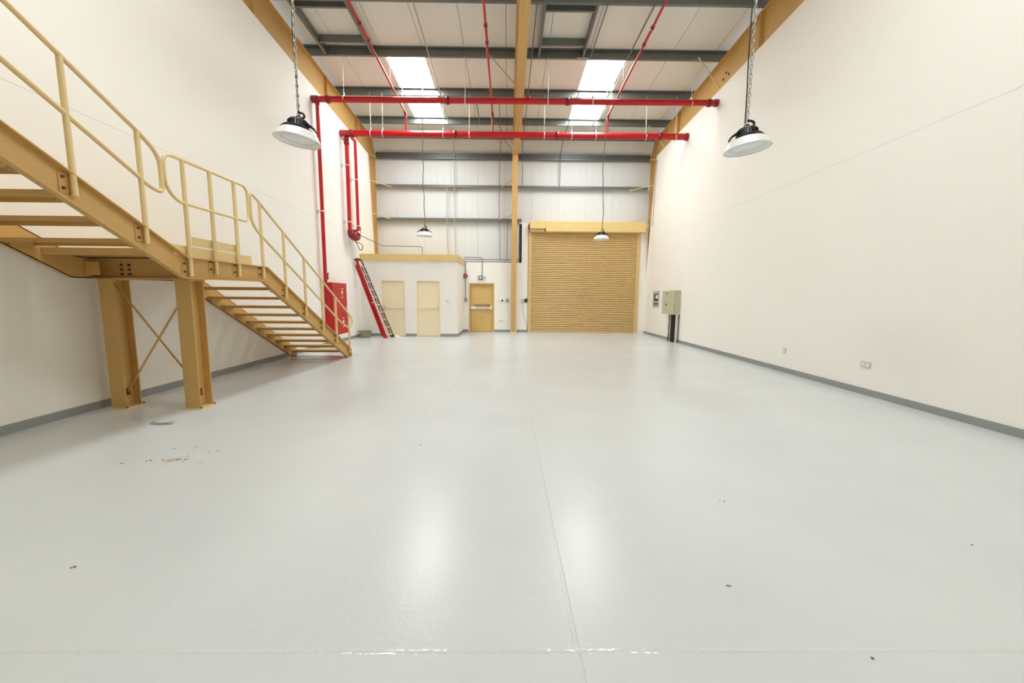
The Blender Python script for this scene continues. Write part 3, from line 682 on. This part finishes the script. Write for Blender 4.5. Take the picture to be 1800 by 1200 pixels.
# ---------------------------------------------------------------- conduits on back wall and roof
def conduit(pts, r, mt, lab, rad=.08):
    solo('conduit', G().tube(fillet(pts, rad), r, 8), mt, lab, 'conduit', tuple(pts[0]), 'electrical conduits at the back of the hall')
yc = 17.03
conduit([(-2.26, 9.75, zp(9.75)-.02), (-2.31, 16.8, zp(16.8)-.02), (-2.32, 17.07, 7.5), (-2.33, yc, 7.3), (-2.33, yc, 4.2), (-2.30, yc, 3.14)], .016, 'pvc', 'long conduit down the back panels to the toilet block, the taller one of the pair')
conduit([(-2.33, yc-.03, 6.2), (-2.65, yc-.03, 6.2), (-2.65, yc-.03, 3.9), (-2.6, yc-.03, 3.14)], .015, 'pvc', 'shorter conduit down to the toilet block roof, from the upper girt')
conduit([(-.36, 13.6, zp(13.6)-.02), (-.37, 16.85, zp(16.8)-.02), (-.40, yc, 7.2), (-.43, yc, 5.5), (-.40, yc, 4.4), (-.37, yc, 3.2)], .013, 'condd', 'dark conduit down the back panels just beside the centre column')
conduit([(-.065, yc+.07, 4.78), (-.07, yc+.07, 3.10)], .013, 'condd', 'short dark conduit between lower girt and exit wall beside the centre column')
conduit([(.62, 9.8, zp(9.8)-.02), (.60, 13.6, zp(13.6)-.02), (.56, 16.85, zp(16.85)-.02), (.56, yc, 7.4), (.56, yc, 6.2), (.35, yc, 6.2)], .014, 'condd', 'dark conduit along the roof and down on the shutter side of the centre column')
conduit([(2.27, 9.75, zp(9.75)-.02), (2.22, 16.8, zp(16.8)-.02), (2.17, 17.07, 7.5), (2.16, yc, 7.3), (2.16, yc, 6.2)], .016, 'condd', 'conduit down to the upper girt above the roller shutter')
conduit([(3.37, 9.75, zp(9.75)-.02), (3.17, 15.6, zp(15.6)-.02)], .018, 'condd', 'dark conduit under the roof light nearest the electrical box wall')
conduit([(-1.15, 13.6, zp(13.6)-.02), (-1.12, 15.5, zp(15.5)-.02)], .018, 'condd', 'short dark conduit under the roof between the purlins behind the mains')
conduit([(-1.96, 17.1, 3.255), (-1.25, 17.1, 3.255), (-1.15, 17.035, 3.255), (-1.15, 17.035, 2.46)], .013, 'condd', 'bent conduit dropping to the exit sign over the door')
conduit([(-1.96, 17.09, 3.165), (.46, 17.09, 3.165), (.48, 17.09, 3.32), (.52, 17.09, 3.45)], .014, 'condd', 'upper of two level conduits along the top of the exit wall')
conduit([(-1.96, 17.09, 3.07), (.42, 17.09, 3.07)], .012, 'rust', 'lower of two level conduits along the top of the exit wall')
conduit([(-1.875, 17.035, 3.07), (-1.88, 17.035, 1.47)], .013, 'condd', 'vertical conduit from the brown sounder down to the red call point')
conduit([(6.0, 16.3, 7.15), (5.995, 16.38, 6.0), (5.99, 16.4, 4.52)], .01, 'condd', 'thin hanging cable on the tan column above the electrical box', .3)

# small fittings on exit wall
o = thing('fire_sounder', 'round brown-red fire sounder beside the exit door', 'sounder', (-1.88, 17.03, 2.46))
part('body', G().lathe([(0, -.06), (.06, -.06), (.1, -.03), (.105, 0), (.105, .02)], (-1.88, 17.0, 2.46), 20, (0, 1, 0)), 'bell', o)
part('cap', G().lathe([(0, -.075), (.03, -.075), (.04, -.06)], (-1.88, 17.0, 2.46), 14, (0, 1, 0)), 'bell', o)
o = thing('call_point', 'small red fire call point beside the exit door', 'call point', (-1.875, 17.04, 1.41))
part('body', G().cbox(-1.935, -1.815, 16.99, 17.05, 1.35, 1.47, .008), 'reddk', o)
part('glass_face', G().box(-1.91, -1.84, 16.987, 16.99, 1.375, 1.44), 'white', o)
o = thing('exit_sign', 'small green framed exit light above the exit door', 'sign', (-1.16, 17.03, 2.38))
part('lamp_frame', G().cbox(-1.31, -1.13, 16.98, 17.05, 2.3, 2.46, .006), 'green', o)
part('lamp_face', G().box(-1.275, -1.175, 16.976, 16.98, 2.335, 2.425), 'white', o)
part('sign_plate', G().box(-1.13, -.99, 17.02, 17.05, 2.31, 2.46), 'paleg', o)
part('figure_mark', G().box(-1.055, -1.03, 17.017, 17.02, 2.37, 2.42).box(-1.05, -1.035, 17.017, 17.02, 2.425, 2.44).prism([(-1.06, 17.017, 2.37), (-1.045, 17.017, 2.37), (-1.07, 17.017, 2.33), (-1.085, 17.017, 2.33)], (0, .003, 0)).prism([(-1.04, 17.017, 2.37), (-1.025, 17.017, 2.37), (-1.01, 17.017, 2.33), (-1.025, 17.017, 2.33)], (0, .003, 0)), 'green', o)
def plate(name, lab, cat, x0, x1, z0, z1, y, mt='plate', extra=None, t=.02):
    o = thing(name, lab, cat, ((x0+x1)/2, y, z0))
    part('face_plate', G().cbox(x0, x1, y-t, y, z0, z1, .004), mt, o)
    if extra: extra(o)
    return o
plate('light_switch', 'pale switch on the exit wall, closest to the exit door', 'switch', -.44, -.35, 1.35, 1.44, 17.05, 'white', lambda o: part('rocker', G().box(-.41, -.38, 17.022, 17.03, 1.375, 1.415), 'plate', o))
plate('push_button', 'small black round button on the exit wall', 'button', -.31, -.22, 1.35, 1.44, 17.05, 'plate', lambda o: part('knob', G().lathe([(0, -.05), (.035, -.05), (.04, -.03), (.04, 0)], (-.265, 17.035, 1.396), 14, (0, 1, 0)), 'black', o))
plate('isolator_switch', 'grey isolator box next to the foot of the centre column', 'switch', -.13, .01, 1.32, 1.48, 17.05, 'plate', lambda o: part('lever', G().box(-.08, -.05, 16.97, 17.0, 1.37, 1.44).box(-.03, -.01, 16.99, 17.0, 1.34, 1.46), 'rust', o), .05)
plate('shutter_isolator', 'pale isolator box beside the roller shutter with a hanging cable', 'switch', .58, .70, 1.31, 1.49, 17.05, 'plate', lambda o: (part('lever', G().box(.63, .66, 16.98, 17.0, 1.37, 1.43), 'rust', o), part('cable', G().tube(fillet([(.64, 17.03, 1.32), (.65, 17.03, 1.0), (.68, 17.03, .75), (.78, 17.03, .5), (.83, 17.03, .35), (.838, 17.03, .03)], .1), .007, 6), 'pvc', o)), .05)
plate('shutter_control', 'black push button control beside the roller shutter', 'control', .72, .83, 1.33, 1.49, 17.05, 'black', lambda o: part('buttons', G().cyl((.775, 17.0, 1.44), (.775, 16.985, 1.44), .018, 10).cyl((.775, 17.0, 1.38), (.775, 16.985, 1.38), .018, 10), 'dark', o), .05)
plate('wall_socket', 'double socket low on the exit wall beside the centre column', 'socket', -.40, -.24, .45, .54, 17.05, 'plate', lambda o: part('outlets', G().box(-.375, -.335, 17.028, 17.03, .475, .515).box(-.305, -.265, 17.028, 17.03, .475, .515), 'white', o))
plate('light_switch', 'pale switch on the toilet block between second cream door and corner', 'switch', -2.40, -2.31, 1.33, 1.42, YW, 'plate', lambda o: part('rocker', G().box(-2.37, -2.34, YW-.026, YW-.02, 1.355, 1.395), 'white', o))

# ---------------------------------------------------------------- fittings on the box wall
def rplate(name, lab, cat, y0, y1, z0, z1, parts, t=.015):
    ym = (y0+y1)/2; x = xr(ym); o = thing(name, lab, cat, (x, ym, z0))
    part('face_plate', G().cbox(x-t, x+.004, y0, y1, z0, z1, .004), 'plate', o)
    for nm, bx, mt in parts: part(nm, G().box(x-t-.003, x-t, *bx), mt, o)
rplate('wall_socket', 'single white socket on the bare wall, farther from the camera', 'socket', 8.03, 8.13, .405, .52, [('outlet', (8.055, 8.105, .43, .47), 'white')])
rplate('wall_socket', 'double pale socket on the bare wall, nearer the camera', 'socket', 6.09, 6.27, .45, .55, [('outlet', (6.115, 6.155, .48, .52), 'white'), ('outlet', (6.2, 6.24, .48, .52), 'white')])
BX, BW = 5.745, xr(13.3)-.002
o = thing('electrical_box', 'large grey-green electrical box on cable tray legs', 'electrical box', (5.87, 13.87, .985))
part('body', G().box(BX+.05, BW, 13.365, 14.36, .985, 1.83), 'boxg', o)
dd = part('door', G().cbox(BX, BX+.044, 13.365, 14.36, .985, 1.83, .008), 'boxg', o)
part('lock', G().lathe([(0, -.02), (.025, -.02), (.035, 0)], (BX, 13.98, 1.33), 12, (1, 0, 0)), 'black', dd)
part('name_plate', G().box(BX-.003, BX, 13.88, 14.06, 1.715, 1.74), 'dark', dd)
part('hinge_pin', G().cyl((BX-.01, 14.37, 1.45), (BX+.03, 14.37, 1.45), .02, 8), 'boxg', dd)
o = thing('cable_tray', 'upright cable tray with black cables under the electrical box', 'cable tray', (5.88, 13.6, 0))
g = G()
for y0 in (13.36, 13.80):
    g.box(5.86, 5.87, y0, y0+.075, 0, .985).box(5.87, 5.93, y0, y0+.006, 0, .985).box(5.87, 5.93, y0+.069, y0+.075, 0, .985)
part('tray_rails', g, 'zinc', o)
part('rungs', (lambda g: [g.box(5.925, 5.935, 13.37, 13.86, z, z+.03) for z in (.15, .4, .65, .9)] and g)(G()), 'zinc', o)
for yy, rr in ((13.5, .035), (13.6, .03), (13.70, .04), (13.42, .025), (13.92, .035)):
    rnd = random.Random(int(yy*100))
    part('cable', G().tube(fillet([(5.875+rnd.uniform(-.01, .01), yy+rnd.uniform(-.012, .012), .985*t/8) for t in range(9)], .05, 2), rr, 8), 'cable', o)
ym = 15.67; x = xr(ym)
o = thing('distribution_board', 'small recessed breaker panel beside the electrical box', 'breaker panel', (x, ym, 1.2))
part('frame', G().box(x-.02, x+.003, 15.36, 15.99, 1.2, 1.30).box(x-.02, x+.003, 15.36, 15.99, 1.72, 1.83).box(x-.02, x+.003, 15.36, 15.46, 1.3, 1.72).box(x-.02, x+.003, 15.88, 15.99, 1.3, 1.72), 'pvc', o)
part('breaker_bay', G().box(x-.008, x+.003, 15.46, 15.88, 1.3, 1.72), 'dark', o)
part('label_card', G().box(x-.012, x-.008, 15.48, 15.74, 1.54, 1.68), 'white', o)
g = G()
for q in range(5): g.box(x-.02, x-.008, 15.5+.07*q, 15.55+.07*q, 1.36, 1.44)
part('breakers', g, 'plate', o)

# ---------------------------------------------------------------- ladder, tub, floor litter
lad = thing('extension_ladder', 'red extension ladder leaning on the wall by the toilet block', 'ladder', (-4.56, 14.4, 0))
A0, A1 = Vector((-4.555, 14.2, 0)), Vector((-5.56, 14.2, 2.88))
dv = (A1-A0).normalized(); nv = Vector((dv.z, 0, -dv.x))        # nv: towards the hall
def rung_pt(t, y, off=0): p = A0+(A1-A0)*t+nv*off; return Vector((p.x+(y-14.2)/.42*(.17-.13*t), y, p.z))
def section(t0, t1, off, w_, name, mt, mt2):
    s_ = None
    for y, sd, mm in ((14.2, 1, mt), (14.62, -1, mt2)):
        g = G(); a, b = rung_pt(t0, y, off), rung_pt(t1, y, off); w_ = w_ if sd > 0 else w_*.62
        g.prism([a-nv*w_/2, b-nv*w_/2, b+nv*w_/2, a+nv*w_/2], (0, .006*sd, 0))
        for q in (-1, 1):
            e0, e1 = a+nv*q*w_/2, b+nv*q*w_/2
            g.prism([e0, e1, e1-nv*q*.005, e0-nv*q*.005], (0, .03*sd, 0))
        part(name, g, mm, lad)
section(0, .99, .03, .085, 'base_rail', 'red', 'lgrey')
section(.03, .93, -.055, .07, 'fly_rail', 'red', 'lgrey')
n = 10
for i in range(n):
    t = .035+.93*i/(n-.4)
    if t < .97: part('rung', G().tube([rung_pt(t, 14.205, .03), rung_pt(t, 14.615, .03)], .021, 8), 'woodish', lad)
for i in range(2, 9):
    t = .075+.93*i/(n-.4); part('rung', G().tube([rung_pt(t, 14.205, -.055), rung_pt(t, 14.615, -.055)], .014, 8), 'woodish', lad)
for y in (14.19, 14.58):
    fx = .15 if y > 14.3 else 0
    part('foot', G().prism([(-4.62+fx, y, 0), (-4.47+fx, y, 0), (-4.50+fx, y, .10), (-4.56+fx, y, .14), (-4.64+fx, y, .1)], (0, .05, 0)), 'rust' if y > 14.3 else 'red', lad)
part('top_cap', G().prism([rung_pt(.985, 14.18, -.04), rung_pt(.985, 14.18, .09), rung_pt(1.0, 14.18, .09), rung_pt(1.0, 14.18, -.04)], (0, .42, 0)), 'rust', lad)
g = G(); pc = rung_pt(.45, 14.196, .03)
g.box(pc.x-.04, pc.x+.04, pc.y-.002, pc.y, pc.z-.015, pc.z+.02)
part('sticker', g, 'fascia', lad)
tb = thing('rubber_tub', 'olive rubber tub on the floor in the corner by the ladder', 'tub', (-5.36, 14.45, 0))
part('bowl', G().lathe([(0, .006), (.15, .006), (.14, 0), (.155, .0), (.185, .07), (.205, .16), (.215, .225), (.225, .23), (.222, .245), (.205, .24), (.19, .16), (.15, .03), (0, .025)], (-5.36, 14.45, 0), 22), 'rubber', tb)
part('dark_lining', G().lathe([(.2, .225), (.184, .15), (.15, .05), (0, .045)], (-5.36, 14.45, 0), 22), 'rubberin', tb)
part('handle_loop', G().tube(fillet([(-5.575, 14.4, .21), (-5.6, 14.4, .24), (-5.6, 14.5, .24), (-5.575, 14.5, .21)], .02), .012, 6), 'rubberin', tb)
def sheet(name, lab, cat, cx_, cy_, a, b, h, mt, seed):
    rnd = random.Random(seed); n_ = 7; vs = []; fs = []
    for i in range(n_):
        for j in range(n_):
            u, v_ = i/(n_-1)-.5, j/(n_-1)-.5
            vs.append((cx_+u*a*(1+.2*math.sin(j)), cy_+v_*b*(1+.2*math.cos(i)), .003+h*max(0, 1-4*(u*u+v_*v_))*(.5+rnd.random()*.5)))
    for i in range(n_-1):
        for j in range(n_-1): fs.append((i*n_+j, (i+1)*n_+j, (i+1)*n_+j+1, i*n_+j+1))
    g = G().add(vs, fs, True); g.add([(x_, y_, .001) for x_, y_, z_ in vs], [f[::-1] for f in fs], True)
    solo(name, g, mt, lab, cat, (cx_, cy_, 0))
sheet('cloth_rag', 'crumpled white cloth on the floor between ladder and cream door', 'cloth', -4.30, 14.78, .3, .22, .06, 'paper', 3)
sheet('paper_scrap', 'small flat white scrap on the floor before the second cream door', 'scrap', -2.6, 13.78, .16, .1, .006, 'paper', 5)
g = G(); pts = [(-4.29, 4.5, .012), (-4.22, 4.485, .004), (-4.16, 4.478, .008), (-4.08, 4.49, .014), (-4.02, 4.505, .022)]
g.strip(pts, (0, .05, .004), (0, 0, .002))
solo('paint_flake', g, 'skirt', 'curled grey flake on the floor before the stair columns', 'flake', (-4.16, 4.49, 0))
rnd = random.Random(9); g = G()
for i in range(260):
    x_, y_ = -3.13+rnd.gauss(0, .085), 3.5+rnd.gauss(0, .045); r_ = rnd.uniform(.004, .012); a_ = rnd.random()*6
    g.prism([(x_+r_*math.cos(a_+q*2.1), y_+r_*math.sin(a_+q*2.1), .0003) for q in range(3)], (0, 0, .002))
solo('plaster_dust', g, 'dust', 'patch of pale plaster crumbs on the floor near the stairs', 'dust', (-3.13, 3.5, 0), kind='stuff')
g = G()
for x_, y_ in ((-3.568, 3.406), (-3.53, 3.41), (-3.368, 3.47), (-3.35, 3.48), (-3.377, 3.769), (-2.853, 3.425), (-3.163, 3.801), (-2.97, 3.68), (-2.9, 3.72), (-.987, 6.26), (-.95, 6.26), (-1.152, 5.751), (-1.117, 5.101), (.161, 10.535), (.2, 10.5),
               (-.905, 3.888), (1.579, 1.486), (1.221, 1.913), (2.98, 2.261), (-2.476, 2.049), (-2.46, 2.052), (1.658, 2.792), (-4.9, 5.2), (-1.9, 9), (2.6, 9.3), (-.3, 8.1)):
    for q in range(2):
        xx, yy, r_, a_ = x_+rnd.uniform(-.02, .02), y_+rnd.uniform(-.01, .01), rnd.uniform(.004, .009), rnd.random()*6
        g.prism([(xx+r_*math.cos(a_+p*2.1), yy+r_*math.sin(a_+p*2.1), .0003) for p in range(3)], (0, 0, .003))
solo('floor_specks', g, 'condd', 'scattered tiny dark specks of debris over the floor', 'debris', (0, 5, 0), kind='stuff')
